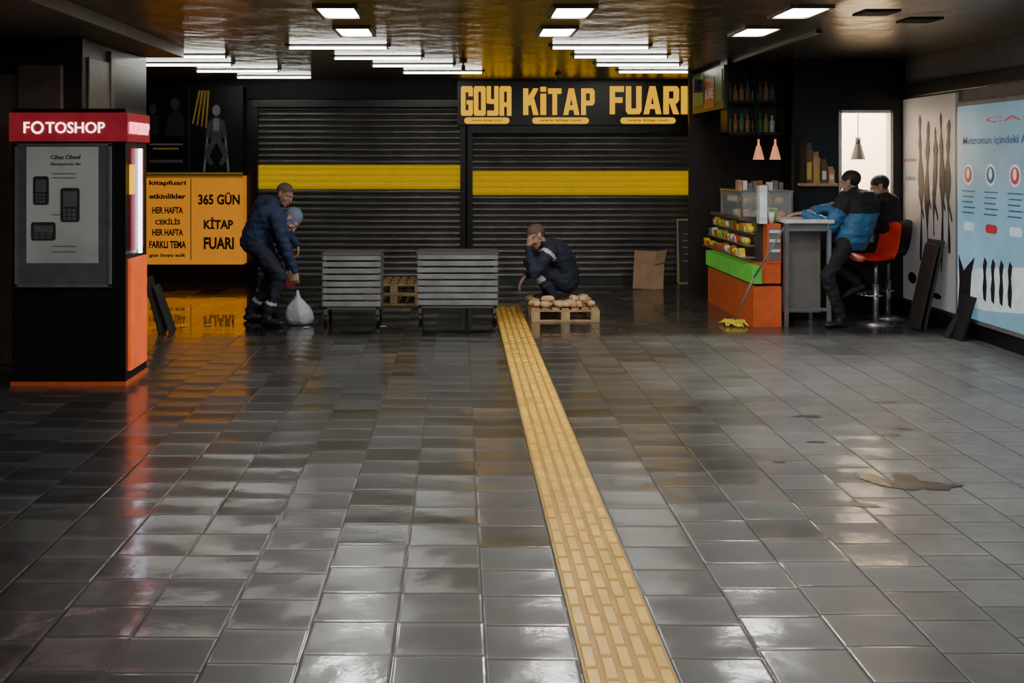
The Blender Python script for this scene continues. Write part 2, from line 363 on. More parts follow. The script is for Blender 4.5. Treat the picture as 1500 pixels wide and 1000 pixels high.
for a,c,Y in ((-1.63,-.67,9.75),(-1.32,-.38,10.75),(-.99,-.05,11.6),(-.69,.30,12.5),
              (.876,1.82,9.75),(1.18,2.17,10.6),(1.53,2.49,11.5),(1.92,2.79,12.4),
              (-3.3,-2.4,10.6),(-3.55,-2.54,11.5),(-3.16,-2.16,12.3),(-2.87,-1.89,13.2)): tube(a,c,Y)
b=B('ceiling_track'); b.box(3.0,3.05,8.6,12.6,CH-.03,CH,GREYD); b.done()
for X,Y in ((3.6,8.0),(3.1,7.6)):
    b=B('ceiling_vent'); b.box(X-.13,X+.13,Y-.13,Y+.13,CH-.012,CH,BLACKM)
    for i in range(5): b.box(X-.11,X+.11,Y-.10+i*.045,Y-.09+i*.045,CH-.018,CH-.01,GREYD)
    b.done()
for X,Y in ((.05,11.2),(1.25,12.9)):
    b=B('security_camera'); b.cyl((X,Y,CH),(X,Y,CH-.03),.04,GREYD,16); b.cyl((X,Y,CH-.03),(X,Y,CH-.07),.012,GREYD)
    b.obox((X,Y-.04,CH-.09),(.022,0,0),(0,.06,.015),(0,-.005,.02),GREYD); b.cyl((X,Y-.10,CH-.105),(X,Y-.12,CH-.11),.015,BLACK); b.done()
# ------------------------------------------------------------ tactile strip
b=B('tactile_paving_strip'); b.box(.400,.694,-1,11.6,0,.006,YTILE)
for i in range(5):
    y=-1.0+(.077 if i%2 else 0)
    while y<11.45:
        xc=.400+.294*(i+.5)/5
        w=.0215; l=.069; yc=y+.077
        P=[(xc-w,yc-l,.006),(xc+w,yc-l,.006),(xc+w,yc+l,.006),(xc-w,yc+l,.006)]
        Q=[(xc-w*.78,yc-l*.94,.011),(xc+w*.78,yc-l*.94,.011),(xc+w*.78,yc+l*.94,.011),(xc-w*.78,yc+l*.94,.011)]
        b.hexa(P+Q,YBAR)
        y+=.154
b.done()
# ------------------------------------------------------------ puddles, scraps
WATER=mat('dark_water',(.055,.051,.045),.30,var=.3); OIL=mat('yellow_residue',(.20,.17,.08),.35)
def blob(b,cx,cy,rx,ry,m,z,seed,ang=0,n=48):
    pts=[]
    for i in range(n):
        a=2*math.pi*i/n; r=1+.9*noise.noise(V((math.cos(a)*1.3+seed,math.sin(a)*1.3,seed)))+.25*noise.noise(V((math.cos(a)*5,math.sin(a)*5,seed*3)))
        px=rx*r*math.cos(a); py=ry*r*math.sin(a); pts.append((cx+px*math.cos(ang)-py*math.sin(ang),cy+px*math.sin(ang)+py*math.cos(ang),z))
    f=b.bm.faces.new([b.bm.verts.new(p) for p in pts]); f.material_index=b.mi(m)
b=B('puddle'); blob(b,2.32,5.25,.15,.10,WATER,.003,1.3,-.2); blob(b,2.44,5.18,.08,.05,WATER,.0035,5.3,.1); blob(b,2.15,5.28,.05,.08,OIL,.004,4.2)
b.done()
DAMP=mat('damp_stain',(.06,.057,.052),.30)
for i,(cx,cy,rx,ry) in enumerate(((2.6,6.15,.06,.03),(1.95,4.9,.07,.025),(2.25,6.6,.08,.025),(2.9,7.0,.09,.025),(2.75,6.3,.05,.02),(2.1,6.0,.05,.02),(1.75,5.6,.04,.015))):
    b=B('damp_patch'); blob(b,cx,cy,rx,ry,DAMP,.002,i*2.1+.4); b.done()
b=B('paper_scraps')
for (cx,cy,s_) in ((-2.9,10.3,.025),(-2.75,10.2,.025),(-2.5,10.25,.025),(-1.5,10.1,.02),(-.75,10.15,.02)):
    blob(b,cx,cy,s_*1.5,s_,WHITE,.008,cx*3+cy,random.random()*3,10)
b.done()
# ------------------------------------------------------------ photo kiosk
b=B('advertising_kiosk'); X0,X1,Y0,Y1=-3.27,-2.44,7.5,8.0
b.box(X0,X1,Y0,Y1,.03,1.79,BLACK); b.box(X0-.01,X1+.01,Y0-.01,Y1+.01,0,.03,ORANGE)
b.box(X0-.015,X1+.02,Y0-.02,Y1+.02,1.79,2.0,REDS); b.box(X0,X1,Y0,Y1,2.0,2.03,BLACK)
F=FR(Y0)
SIGNW=mat('sign_white',(1,1,1),.4,emit=3.2,ecol=(1,.88,.85)); SIGNP=mat('sign_pink',(1,.2,.25),.4,emit=3.0,ecol=(1,.25,.3))
Ft=FR(Y0-.02); b.text(Ft,'F',-3.175,-3.135,1.85,1.93,SIGNW,.006,.004,bold=.0); b.text(Ft,'TOSHOP',-3.015,-2.585,1.85,1.93,SIGNW,.006,.004,bold=.0)
for i in range(18):
    a=i*2*math.pi/18; a2=(i+1)*2*math.pi/18
    b.poly(Ft,[(-3.075+.046*math.cos(a),1.89+.046*math.sin(a)),(-3.075+.046*math.cos(a2),1.89+.046*math.sin(a2)),(-3.075+.032*math.cos(a2),1.89+.032*math.sin(a2)),(-3.075+.032*math.cos(a),1.89+.032*math.sin(a))],SIGNW,.008)
POST=mat('poster_frame_grey',(.09,.095,.105),.4,emit=.08); PAPER=mat('poster_paper',(.30,.30,.29),.5,emit=.26,var=.25,scale=1.5)
INK=mat('poster_ink',(.05,.05,.055),.5)
b.rect(F,-3.235,-2.55,.735,1.765,POST,.012,.012); b.rect(F,-3.16,-2.635,.9,1.75,PAPER,.016,.006)
for x0,x1,z0,z1 in ((-3.245,-2.54,.725,.745),(-3.245,-2.54,1.755,1.775),(-3.245,-3.225,.73,1.77),(-2.56,-2.54,.73,1.77)): b.rect(F,x0,x1,z0,z1,GREYM,.022,.02)
for x0,x1,z0,z1 in ((-3.11,-2.995,1.325,1.535),(-2.91,-2.77,1.2,1.45),(-3.125,-2.945,1.065,1.2)):
    b.pill(F,x0,x1,z0,z1,INK,.02,.006,r=.02); b.rect(F,x0+.02,x1-.02,z0+(z1-z0)*.45,z1-.025,GREYM,.022)
    for i in range(3):
        for j in range(3):
            b.rect(F,x0+.02+i*(x1-x0-.04)/3,x0+.012+(i+1)*(x1-x0-.04)/3,z0+.015+j*(z1-z0)*.12,z0+.008+(j+1)*(z1-z0)*.12,GREYM,.0225)
b.text(F,'Cihaz Ciheef',-2.98,-2.76,1.66,1.69,INK,.02); b.text(F,'Sanayimiz ile',-2.98,-2.76,1.61,1.635,INK,.02)
for z in (1.55,1.52,1.25,1.02,.98): b.rect(F,-2.97,-2.80,z,z+.007,GREYM,.02)
FS=Frame((X1,0,0),(0,1,0)); GLOW=mat('led_strip',(1,1,1),.4,emit=6,ecol=(.75,.8,1.0))
b.rect(FS,7.55,7.95,.1,.92,ORANGEG,.02,.02); b.rect(FS,7.60,7.9,.98,1.74,REDS,.01,.01)
b.rect(FS,7.76,7.80,.95,1.74,GLOW,.03,.02); b.rect(FS,7.55,7.68,1.4,1.62,SIGNY,.014)
b.text(Frame((X1+.02,0,0),(0,1,0)),'FOTOSHOP',7.52,7.98,1.845,1.935,SIGNP,.006,.004)
b.done(.004)
# ------------------------------------------------------------ right-wall posters
FRt=Frame((4.795,0,0),(0,-1,0))     # u=-Y
def rp(b,y0,y1,z0,z1,m,off,th=.004): b.rect(FRt,-y0,-y1,z0,z1,m,off,th)   # y0>y1
WP=mat('poster_white',(.44,.43,.44),.45,emit=.10,var=.08,scale=2)
b=B('fashion_poster'); rp(b,10.98,9.83,.18,2.30,WP,.03,.03)
DK=mat('print_dark',(.02,.014,.02),.6)
for i,yc in enumerate((10.56,10.40,10.25,10.10,9.96)):
    top=2.12-.07*(i%3); bot=(.62,.50,.9,.55,.75)[i]; pts=[]
    n=26
    for s_ in (1,-1):
        rng=range(n) if s_==1 else range(n-1,-1,-1)
        for k in rng:
            t=k/(n-1)
            w=.014+.040*math.exp(-((t-.55)/.14)**2)+.028*math.exp(-((t-.80)/.05)**2)+.018*math.exp(-((t-.95)/.03)**2)+.010*math.sin(t*14+i*1.7)
            w*=min(1,(1-t)*18+.15)
            pts.append((-yc+s_*max(.005,w)+.02*math.sin(t*5+i*2),bot+(top-bot)*t))
    b.prism(FRt,pts,DK,.034,.003)
    b.prism(FRt,[(-yc-.05,1.3+.1*(i%2)),(-yc+.07,1.05+.1*(i%2)),(-yc+.08,1.08+.1*(i%2)),(-yc-.04,1.36+.1*(i%2))],DK,.035,.003)
b.text(FRt,'yeni sezon',-10.95,-10.66,1.62,1.68,mat('print_red',(.5,.1,.12),.5),.034,.001,0); b.text(FRt,'indirim',-10.9,-10.68,1.44,1.50,GREYM,.034,.001,0)
b.disc(FRt,-10.75,.42,.1,DK,.034,ry=.06); b.disc(FRt,-10.2,.3,.10,DK,.034,ry=.03)
b.done()
b=B('lightbox_poster'); LB=mat('lightbox_blue',(.20,.38,.50),.3,emit=.46,var=.3,scale=.9); LBW=mat('lightbox_white',(.55,.64,.68),.3,emit=.4)
rp(b,9.77,7.2,.15,2.2,GREYM,.05,.05); rp(b,9.73,7.24,.19,2.16,LB,.056,.01)
LBD=mat('print_blue',(.03,.12,.28),.4,emit=.08); LBR=mat('print_bright_red',(.6,.05,.06),.4,emit=.15)
b.text(FRt,'Metronun içindeki Alışveriş',-9.62,-8.15,1.78,1.87,LBD,.058,.001,.01); b.text(FRt,'ÇARŞI',-9.2,-8.0,1.98,2.04,LBR,.058,.001,0)
b.poly(FRt,[(-9.72,.30),(-9.2,.30),(-7.3,.5),(-7.3,1.1),(-8.6,.75),(-9.72,.62)],LBW,.058)
for k,(yy,m) in enumerate(((9.52,LBR),(9.12,LBD),(8.72,LBR),(8.3,LBD),(7.9,LBR))):
    b.disc(FRt,-yy,1.52,.09,LBW,.058,ry=.10); b.disc(FRt,-yy,1.52,.07,m,.0595,ry=.075); b.disc(FRt,-yy,1.53,.03,LBW,.061,ry=.05)
    for j in range(5): b.rect(FRt,-yy-.12+.02*(j%2),-yy+.12-.02*(j%3),1.36-j*.05,1.372-j*.05,LBD,.058)
    b.pill(FRt,-yy-.09,-yy+.11,1.0,1.08,LBR if k%2 else LBW,.059,.003)
b.prism(FRt,[(-9.72,.22),(-9.5,.22),(-9.46,.6),(-9.40,.76),(-9.52,.68),(-9.6,.62),(-9.70,.76),(-9.68,.5)],DK,.062,.003)
for yy in (9.22,9.08,8.94,8.80):
    b.prism(FRt,[(-yy-.02,.40),(-yy+.02,.38),(-yy+.035,.52),(-yy+.02,.64),(-yy+.04,.74),(-yy,.78),(-yy-.03,.70),(-yy-.015,.60),(-yy-.035,.5)],DK,.062,.003)
b.done()
# ------------------------------------------------------------ food stall
b=B('stall_counter')
b.box(2.92,3.2,10.15,12.0,.0,.40,ORANGE); b.box(2.90,3.0,10.13,12.02,.43,.60,GREEN); b.box(2.95,3.2,10.2,11.95,.40,.43,BLACK)
b.box(3.0,3.2,10.17,12.0,.43,.63,ORANGE)
b.box(3.0,3.2,10.3,12.0,.63,1.02,DARKW); b.box(3.06,3.2,10.16,10.3,.63,1.02,ORANGE); b.box(3.075,3.19,10.155,10.16,.66,.98,GREYM)
for z in (.74,.84,.93): b.box(3.08,3.185,10.145,10.155,z,z+.03,WHITE)
for i,(z,x) in enumerate(((.66,2.84),(.78,2.9),(.9,2.96))): b.box(x,3.0,10.35,11.95,z,z+.015,STEEL)
b.box(2.95,3.55,10.75,12.0,1.02,1.05,STEEL); b.box(3.2,3.6,11.2,12.0,0,1.02,GREYD)
b.done(.005)
fruit=[mat('fruit_%d'%i,c,.4,emit=.05) for i,c in enumerate(((.75,.25,.02),(.6,.04,.03),(.7,.55,.05),(.15,.4,.05),(.8,.75,.65),(.35,.12,.05)))]
b=B('packaged_snacks')
for z,x in ((.675,2.88),(.795,2.94),(.915,2.98)):
    y=10.4
    while y<11.9:
        w=random.uniform(.04,.08); m=random.choice(fruit); h=random.uniform(.05,.09)
        if random.random()<.4: b.ell((x,y+.03,z+.035),.035,m,seg=10)
        else: b.obox((x,y+w/2,z+h/2),(.03,0,.0),(0,w/2*.85,0),(-.005,0,h/2),m)
        y+=w+.015
b.done()
b=B('glass_display_case')
for p in ((2.98,10.77),(3.5,10.77),(2.98,11.6),(3.5,11.6)): b.box(p[0]-.012,p[0]+.012,p[1]-.012,p[1]+.012,1.05,1.32,STEEL)
b.box(2.96,3.52,10.75,11.62,1.32,1.335,STEEL); b.box(2.985,3.49,10.755,10.76,1.06,1.32,GLASS); b.box(2.97,2.975,10.77,11.6,1.06,1.32,GLASS)
b.box(3.0,3.48,10.80,11.58,1.19,1.2,GLASS)
for i in range(46):
    x=random.uniform(3.03,3.45); y=random.uniform(10.83,11.5); z=random.choice((1.05,1.2)); m=random.choice(fruit)
    b.ell((x,y,z+.03),(.045,.045,.035),m,seg=10)
for i in range(9):
    x=3.0+.055*i; h=random.uniform(.04,.11); b.box(x,x+.045,11.0,11.1,1.335,1.335+h,(CARD,GREYM,fruit[5],WHITE,GREYM)[(i*3)%5])
b.done()
b=B('paper_towel_dispenser'); b.box(2.99,3.07,10.18,10.28,1.02,1.4,WHITE); b.box(3.0,3.06,10.17,10.18,1.08,1.3,LBW); b.done(.008)
b=B('drink_cups')
for i,(x,y) in enumerate(((3.12,10.22),(3.17,10.32),(3.1,10.36),(3.16,10.45))):
    b.cone((x,y,1.02),(x,y,1.13+.03*(i%2)),.022,.032,random.choice(fruit+[WHITE])); b.cyl((x,y,1.13+.03*(i%2)),(x,y,1.14+.03*(i%2)),.034,WHITE)
b.done()
b=B('hanging_bottle_rack'); b.box(2.95,3.58,11.25,11.55,1.93,1.96,BLACK); b.box(2.95,3.58,11.25,11.55,2.28,2.31,BLACK); b.box(2.95,3.58,11.53,11.55,1.93,CH,DARKW)
for x in (2.95,3.26,3.56): b.box(x,x+.02,11.25,11.55,1.93,CH,BLACK)
dull=[mat('bottle_%d'%i,c,.3,emit=.10) for i,c in enumerate(((.20,.09,.05),(.18,.14,.05),(.06,.12,.05),(.3,.3,.27),(.08,.06,.06)))]
for z in (1.96,2.31):
    x=3.0
    while x<3.54:
        m=random.choice(dull); h=random.uniform(.16,.22)
        b.cyl((x,11.36,z),(x,11.36,z+h*.6),.026,m,10); b.cone((x,11.36,z+h*.6),(x,11.36,z+h*.8),.026,.01,m,10); b.cyl((x,11.36,z+h*.8),(x,11.36,z+h),.01,m,8)
        x+=.068
b.done()
b=B('stall_fascia_sign'); Fx=Frame((2.9,0,0),(0,-1,0)); b.box(2.9,2.94,11.2,12.7,2.22,2.7,DARKW)
DG=mat('deep_green',(.02,.12,.05),.4,emit=.1); DO=mat('dull_orange',(.5,.16,.05),.5,emit=.05)
b.rect(Fx,-12.65,-12.1,2.3,2.66,DG,.01,.01); b.rect(Fx,-12.05,-11.6,2.25,2.6,DO,.01,.01); b.rect(Fx,-11.55,-11.25,2.3,2.66,DG,.01,.01)
b.text(Fx,'BÜFE',-12.0,-11.65,2.36,2.5,WHITE,.012,.002)
b.done(.004)
b=B('stall_speaker'); b.box(2.76,2.86,12.0,12.1,2.45,2.6,GREYD); b.disc(FR(12.0),2.81,2.495,.03,BLACK); b.disc(FR(12.0),2.81,2.56,.02,BLACK); b.cyl((2.85,12.05,2.5),(2.888,12.05,2.5),.01,STEEL); b.done(.006)
LAMPP=mat('lamp_shade_pink',(.75,.30,.15),.5,emit=.8); BULB=mat('warm_bulb',(1,.8,.5),.5,emit=25,ecol=(1,.75,.45))
for x in (3.25,3.43):
    b=B('pendant_lamp'); y=11.1; b.cyl((x,y,1.87),(x,y,CH),.005,BLACK,6); b.cyl((x,y,CH-.03),(x,y,CH),.03,BLACK)
    b.cone((x,y,1.66),(x,y,1.81),.06,.022,LAMPP,20,False); b.cyl((x,y,1.81),(x,y,1.88),.012,LAMPP); b.ell((x,y,1.70),.028,BULB); b.done()
b=B('pendant_lamp'); x,y=4.64,11.9; b.cyl((x,y,1.9),(x,y,CH),.006,BLACK,6); b.cone((x,y,1.66),(x,y,1.84),.085,.035,BLACK,20,False); b.cyl((x,y,1.84),(x,y,1.92),.03,BLACK); b.ell((x,y,1.70),.03,BULB); b.done()
b=B('coffee_can_shelf'); b.box(3.64,4.0,10.8,11.0,1.38,1.41,WOOD); b.box(3.64,3.66,10.8,11.0,1.41,1.9,BLACK)
dk=mat('coffee_bag',(.13,.08,.05),.6)
for x,w,h,m in ((3.71,.04,.44,dk),(3.79,.035,.34,WOOD),(3.87,.035,.26,dk),(3.95,.03,.18,CARD)): 
    b.box(x-w,x+w,10.84,10.95,1.41,1.41+h*.8,m); b.obox((x,10.895,1.41+h*.88),(w*.9,0,0),(0,.02,0),(0,0,h*.1),m); b.box(x-w*.6,x+w*.6,10.838,10.84,1.45,1.41+h*.5,WHITE if h<.3 else GOLD)
b.done(.004)
# high table
b=B('bar_table'); b.box(3.22,3.7,10.08,10.72,1.03,1.065,WHITE)
for x in (3.24,3.66):
    for y in (10.13,10.67): b.box(x-.02,x+.02,y-.02,y+.02,0,1.03,STEEL)
b.box(3.26,3.64,10.3,10.32,.12,1.03,mat('table_modesty_panel',(.20,.19,.175),.5)); b.box(3.24,3.66,10.12,10.14,.16,.19,STEEL); b.box(3.24,3.66,10.12,10.14,.95,1.03,GREYM)
b.done(.004)
def stool(x,y,ang,SEAT):
    b=B('bar_stool'); R=Matrix.Rotation(ang,3,'Z')
    prof=[(-.20,.635),(-.19,.655),(-.12,.65),(-.02,.64),(.08,.645),(.14,.67),(.18,.74),(.205,.84),(.22,.95),(.225,1.03)]
    n=9; rows=[]; fs=[]
    for i,(s_,z) in enumerate(prof):
        row=[]
        for j in range(n):
            t=(j/(n-1))*2-1; w=.19*(1-.12*max(0,(z-.8)*3)); curl=.06*abs(t)**3
            back=i>=5
            p=V((s_-(curl if back else 0),t*w,z+(0 if back else curl*.9)))
            if i==len(prof)-1: p.z-=.05*t*t
            row.append(b.bm.verts.new(R@p+V((x,y,0))))
        rows.append(row)
    for i in range(len(rows)-1):
        for j in range(n-1):
            f=b.bm.faces.new([rows[i][j],rows[i][j+1],rows[i+1][j+1],rows[i+1][j]]); f.material_index=b.mi(SEAT); f.smooth=True; fs.append(f)
    bmesh.ops.solidify(b.bm,geom=fs,thickness=.022)
    b.cyl((x,y,.02),(x,y,.4),.03,STEEL,16); b.cyl((x,y,.4),(x,y,.63),.02,STEEL,12); b.cone((x,y,.008),(x,y,.03),.2,.05,STEEL,28); b.cyl((x,y,0),(x,y,.01),.2,STEEL,28)
    b.cyl((x,y,.61),(x,y,.625),.09,BLACK)
    pts=[V((x,y,0))+R@V((-.05-.13*math.cos(a),.14*math.sin(a),.30)) for a in [math.radians(-110+i*22) for i in range(11)]]
    b.path([V((x,y,.30))]+pts+[V((x,y,.30))],.01,STEEL)
    b.done()
stool(4.21,10.34,.15,RED); stool(4.50,10.74,.1,BLACKM)
# ------------------------------------------------------------ carts
def cart(x0,x1,y0,y1,ztop,nsl):
    b=B('slatted_trolley')
    zb=.17
    for x in (x0,x1-.035):
        for y in (y0,y1-.035):
            b.box(x,x+.035,y,y+.035,.10,ztop,SLATD)
            xc=x+.0175; yc=y+.0175
            b.cyl((xc-.012,yc,.045),(xc+.012,yc,.045),.045,BLACK,16); b.box(xc-.02,xc-.014,yc-.02,yc+.02,.04,.11,STEEL); b.box(xc+.014,xc+.02,yc-.02,yc+.02,.04,.11,STEEL)
    h=(ztop-zb)/nsl
    for k in range(nsl):
        z=zb+k*h
        b.box(x0-.005,x1+.005,y0-.015,y0+.003,z+.014,z+h-.004,SLAT)
        b.box(x0-.005,x1+.005,y1-.003,y1+.015,z+.014,z+h-.004,SLAT)
        b.box(x0-.015,x0+.003,y0,y1,z+.014,z+h-.004,SLAT); b.box(x1-.003,x1+.015,y0,y1,z+.014,z+h-.004,SLAT)
    b.box(x0,x1,y0,y1,zb-.02,zb+.005,SLATD); b.box(x0-.02,x1+.02,y0-.02,y1+.02,ztop-.005,ztop+.015,SLATD)
    b.done(.003)
cart(-1.36,-.80,10.3,10.75,.70,8); cart(-.41,.385,10.4,10.85,.70,8)
# ------------------------------------------------------------ pallets & stones
def pallet(x0,x1,y0,y1,z=0):
    b=B('wooden_pallet')
    for i in range(3):
        y=y0+(y1-y0-.08)*i/2
        b.box(x0,x1,y,y+.08,z,z+.018,WOOD)
        for j in range(3):
            x=x0+(x1-x0-.09)*j/2; b.box(x,x+.09,y,y+.08,z+.018,z+.105,WOOD)
        b.box(x0,x1,y,y+.08,z+.105,z+.12,WOOD)
    n=7; w=(x1-x0)/n
    for j in range(n): b.box(x0+j*w+.012,x0+(j+1)*w-.012,y0,y1,z+.12,z+.14,WOOD)
    b.done(.003)
pallet(.74,1.44,10.45,11.2); pallet(-1.15,-.45,12.6,13.3)
STONE=mat('sandstone',(.68,.44,.24),.8,var=.25,scale=14,bump=.4)
b=B('cobblestone_pile')
def stone(b,c,s_):
    q=bmesh.ops.create_icosphere(b.bm,subdivisions=2,radius=s_,matrix=Matrix.Translation(c)@Matrix.Rotation(random.random()*3,4,'Z')@Matrix.Diagonal((1.15,.9,.72,1)))
    sd=random.random()*50
    for v in q['verts']:
        v.co+= (v.co-V(c))*.35*noise.noise((v.co-V(c))*14+V((sd,0,0)))
    b._mark(q['verts'],STONE,False)
for i in range(34):
    x=random.uniform(.78,1.40); y=random.uniform(10.49,10.60); stone(b,(x,y,.178+random.choice((0,0,.055))*(1 if (x<.98 or x>1.17) else .3)),random.uniform(.035,.05))
for i in range(14):
    x=random.choice((random.uniform(.76,.84),random.uniform(1.28,1.40))); stone(b,(x,random.uniform(10.6,11.1),.175),random.uniform(.035,.05))
b.done()
# cardboard, chalkboard, leaning boards
b=B('cardboard_sheet'); b.obox((2.46,13.25,.235),(.20,.02,-.01),(.0,.006,0),(.03,.10,.235),CARD); b.obox((2.62,13.27,.40),(.07,.02,.02),(0,.005,0),(.02,.03,.08),WOOD); b.done(.003)
FRM=mat('chalkboard_frame',(.50,.34,.18),.6,emit=.04); CHK=mat('chalk',(.5,.5,.48),.8)
b=B('chalkboard')
b.obox((3.08,13.80,.43),(.135,0,0),(0,.012,0),(0,.05,.43),FRM); b.obox((3.08,13.783,.43),(.118,0,0),(0,.006,0),(0,.048,.41),mat('slate',(.05,.055,.055),.6)); b.obox((3.08,13.90,.4),(.12,0,0),(0,.008,0),(0,-.0,.4),FRM)
for i in range(5): b.obox((3.08,13.774+.0105*(1.8-i*.8),.66-i*.09),(.05+.01*(i%3),0,0),(0,.0015,0),(0,.0006,.005),CHK)
b.done(.003)
b=B('leaning_board'); b.obox((4.62,10.1,.44),(.012,0,0),(0,.16,.0),(.09,0,.43),GREYD); b.obox((4.56,10.06,.42),(.01,0,0),(0,.13,.0),(.09,0,.41),DARKW); b.done(.003)
b=B('leaning_board'); b.obox((4.65,9.45,.2),(.015,0,0),(0,.12,.0),(.06,0,.2),BLACKM); b.obox((4.61,9.52,.15),(.01,0,0),(0,.03,.02),(.08,0,.15),BLACKM); b.done(.003)
b=B('leaning_board'); b.obox((-2.93,9.9,.26),(.012,0,0),(0,.12,0),(-.07,0,.26),DARKW); b.obox((-2.86,9.95,.22),(.01,0,0),(0,.1,0),(-.08,0,.22),GREYD); b.done(.003)
# mop
MY=mat('mop_yellow',(.75,.60,.05),.5,emit=.05)
b=B('floor_mop'); hx,hy=2.76,10.25
b.cyl((hx,hy,.05),(2.9,10.06,.5),.010,GREYM); b.cyl((2.9,10.06,.5),(3.18,10.0,1.0),.010,GREYM)
b.obox((hx,hy,.045),(.10,-.02,0),(.006,.05,0),(0,0,.012),MY)
for i in range(26):
    a=random.uniform(-.10,.10); q=random.choice((-1,1)); b.cone((hx+a,hy+q*.03,.04),(hx+a+random.uniform(-.05,.05),hy+q*random.uniform(.07,.16),.012),.012,.008,MY,8)
b.done()
# soft rubbish bag held by the bending worker
b=B('plastic_bag'); bx,by=-1.60,10.31; GB=mat('grey_plastic_film',(.36,.38,.40),.35,bump=.4,bscale=25)
rows=[]; n=24
for i,(z,rx,ry) in enumerate(((0,.07,.05),(.012,.115,.08),(.06,.135,.10),(.12,.13,.095),(.18,.11,.07),(.23,.07,.045),(.27,.03,.025),(.31,.018,.016),(.345,.012,.012))):
    rows.append([b.bm.verts.new((bx+rx*(1+.10*math.sin(5*a+i*.7)+.05*math.sin(9*a))*math.cos(a)-.02*z/.3,by+ry*(1+.10*math.sin(5*a+i*.7))*math.sin(a),z)) for a in [2*math.pi*j/n for j in range(n)]])
for r0,r1 in zip(rows,rows[1:]):
    for j in range(n):
        f=b.bm.faces.new([r0[j],r0[(j+1)%n],r1[(j+1)%n],r1[j]]); f.material_index=b.mi(GB); f.smooth=True
for r_ in (rows[0][::-1],rows[-1]):
    f=b.bm.faces.new(r_); f.material_index=b.mi(GB)
b.done()

# ------------------------------------------------------------ people
def ik(a,bb,l1,l2,pole):
    d=bb-a; L=min(d.length,(l1+l2)*.998); u=d.normalized(); e=a+u*L
    x=(l1*l1-l2*l2+L*L)/(2*L); h=math.sqrt(max(0,l1*l1-x*x)); p=V(pole); p=p-u*p.dot(u); p.normalize()
    return a+u*x+p*h, e
def A_ell(bm,c,r,R=None,seg=16):
    M=Matrix.Translation(V(c))@(R or Matrix.Identity(3)).to_4x4()@Matrix.Diagonal((*r,1))
    bmesh.ops.create_uvsphere(bm,u_segments=seg,v_segments=12,radius=1,matrix=M)
def A_cone(bm,p0,r0,p1,r1):
    p0=V(p0);p1=V(p1);d=p1-p0
    M=Matrix.Translation((p0+p1)/2)@d.to_track_quat('Z','Y').to_matrix().to_4x4()
    bmesh.ops.create_cone(bm,cap_ends=True,segments=16,radius1=r0,radius2=r1,depth=d.length,matrix=M)
    A_ell(bm,p0,(r0,)*3); A_ell(bm,p1,(r1,)*3)
def loft(bm,rings,n=22):
    R=[]
    for c,a,b2 in rings:
        R.append([bm.verts.new(c+a*math.cos(2*math.pi*i/n)+b2*math.sin(2*math.pi*i/n)) for i in range(n)])
    for r0,r1 in zip(R,R[1:]):
        for i in range(n): bm.faces.new([r0[i],r0[(i+1)%n],r1[(i+1)%n],r1[i]])
    bm.faces.new(R[0][::-1]); bm.faces.new(R[-1])
def remesh(bm,vox,sm=3,wr=0):
    bmesh.ops.recalc_face_normals(bm,faces=bm.faces[:])
    me=bpy.data.meshes.new('tmp'); bm.to_mesh(me); bm.free()
    ob=bpy.data.objects.new('tmp',me); sc.collection.objects.link(ob)
    m=ob.modifiers.new('r','REMESH'); m.mode='VOXEL'; m.voxel_size=vox
    if sm: s_=ob.modifiers.new('s','SMOOTH'); s_.iterations=sm; s_.factor=.5
    bpy.context.view_layer.update()
    out=bpy.data.meshes.new_from_object(ob.evaluated_get(bpy.context.evaluated_depsgraph_get()))
    bpy.data.objects.remove(ob); bpy.data.meshes.remove(me)
    if wr:
        ns=[v.normal.copy() for v in out.vertices]
        for v,nn in zip(out.vertices,ns):
            c=v.co; v.co=c+nn*wr*(noise.noise(V((c.x*11,c.y*11,c.z*22)))+.5*noise.noise(c*32))
    return out
def segd(p,a,b2):
    ab=b2-a; t=max(0,min(1,(p-a).dot(ab)/max(1e-9,ab.length_squared))); return (p-(a+ab*t)).length,t
def hand(Bd,w,d,pn,side,curl,mt):
    d=V(d).normalized(); pn=V(pn); pn=(pn-d*pn.dot(d)).normalized(); s=d.cross(pn)*side   # s points to thumb side
    bm=bmesh.new()
    loft(bm,[(w-d*.02,s*.026,pn*.02),(w+d*.015,s*.03,pn*.019),(w+d*.05,s*.042,pn*.017),(w+d*.085,s*.042,pn*.014),(w+d*.095,s*.036,pn*.010)],14)
    for off,ln in ((.031,.072),(.011,.082),(-.010,.076),(-.030,.060)):
        p=w+d*.085+s*off; ang=curl*.4; r=.0095
        for k,f in enumerate((.45,.30,.25)):
            dd=d*math.cos(ang)+pn*math.sin(ang)+s*off*.8; q=p+dd.normalized()*ln*f; A_cone(bm,p,r,q,r*.9); p=q; r*=.9; ang+=curl*.55
    p=w+d*.025+s*.03; r=.0125
    for k,(l,o) in enumerate(((.04,.75),(.03,.45),(.025,.25))):
        dd=(d*.75+s*o+pn*(.25+curl*.25*k)).normalized(); q=p+dd*l; A_cone(bm,p,r,q,r*.88); p=q; r*=.88
    Bd.mesh(remesh(bm,.0045,2),mt)
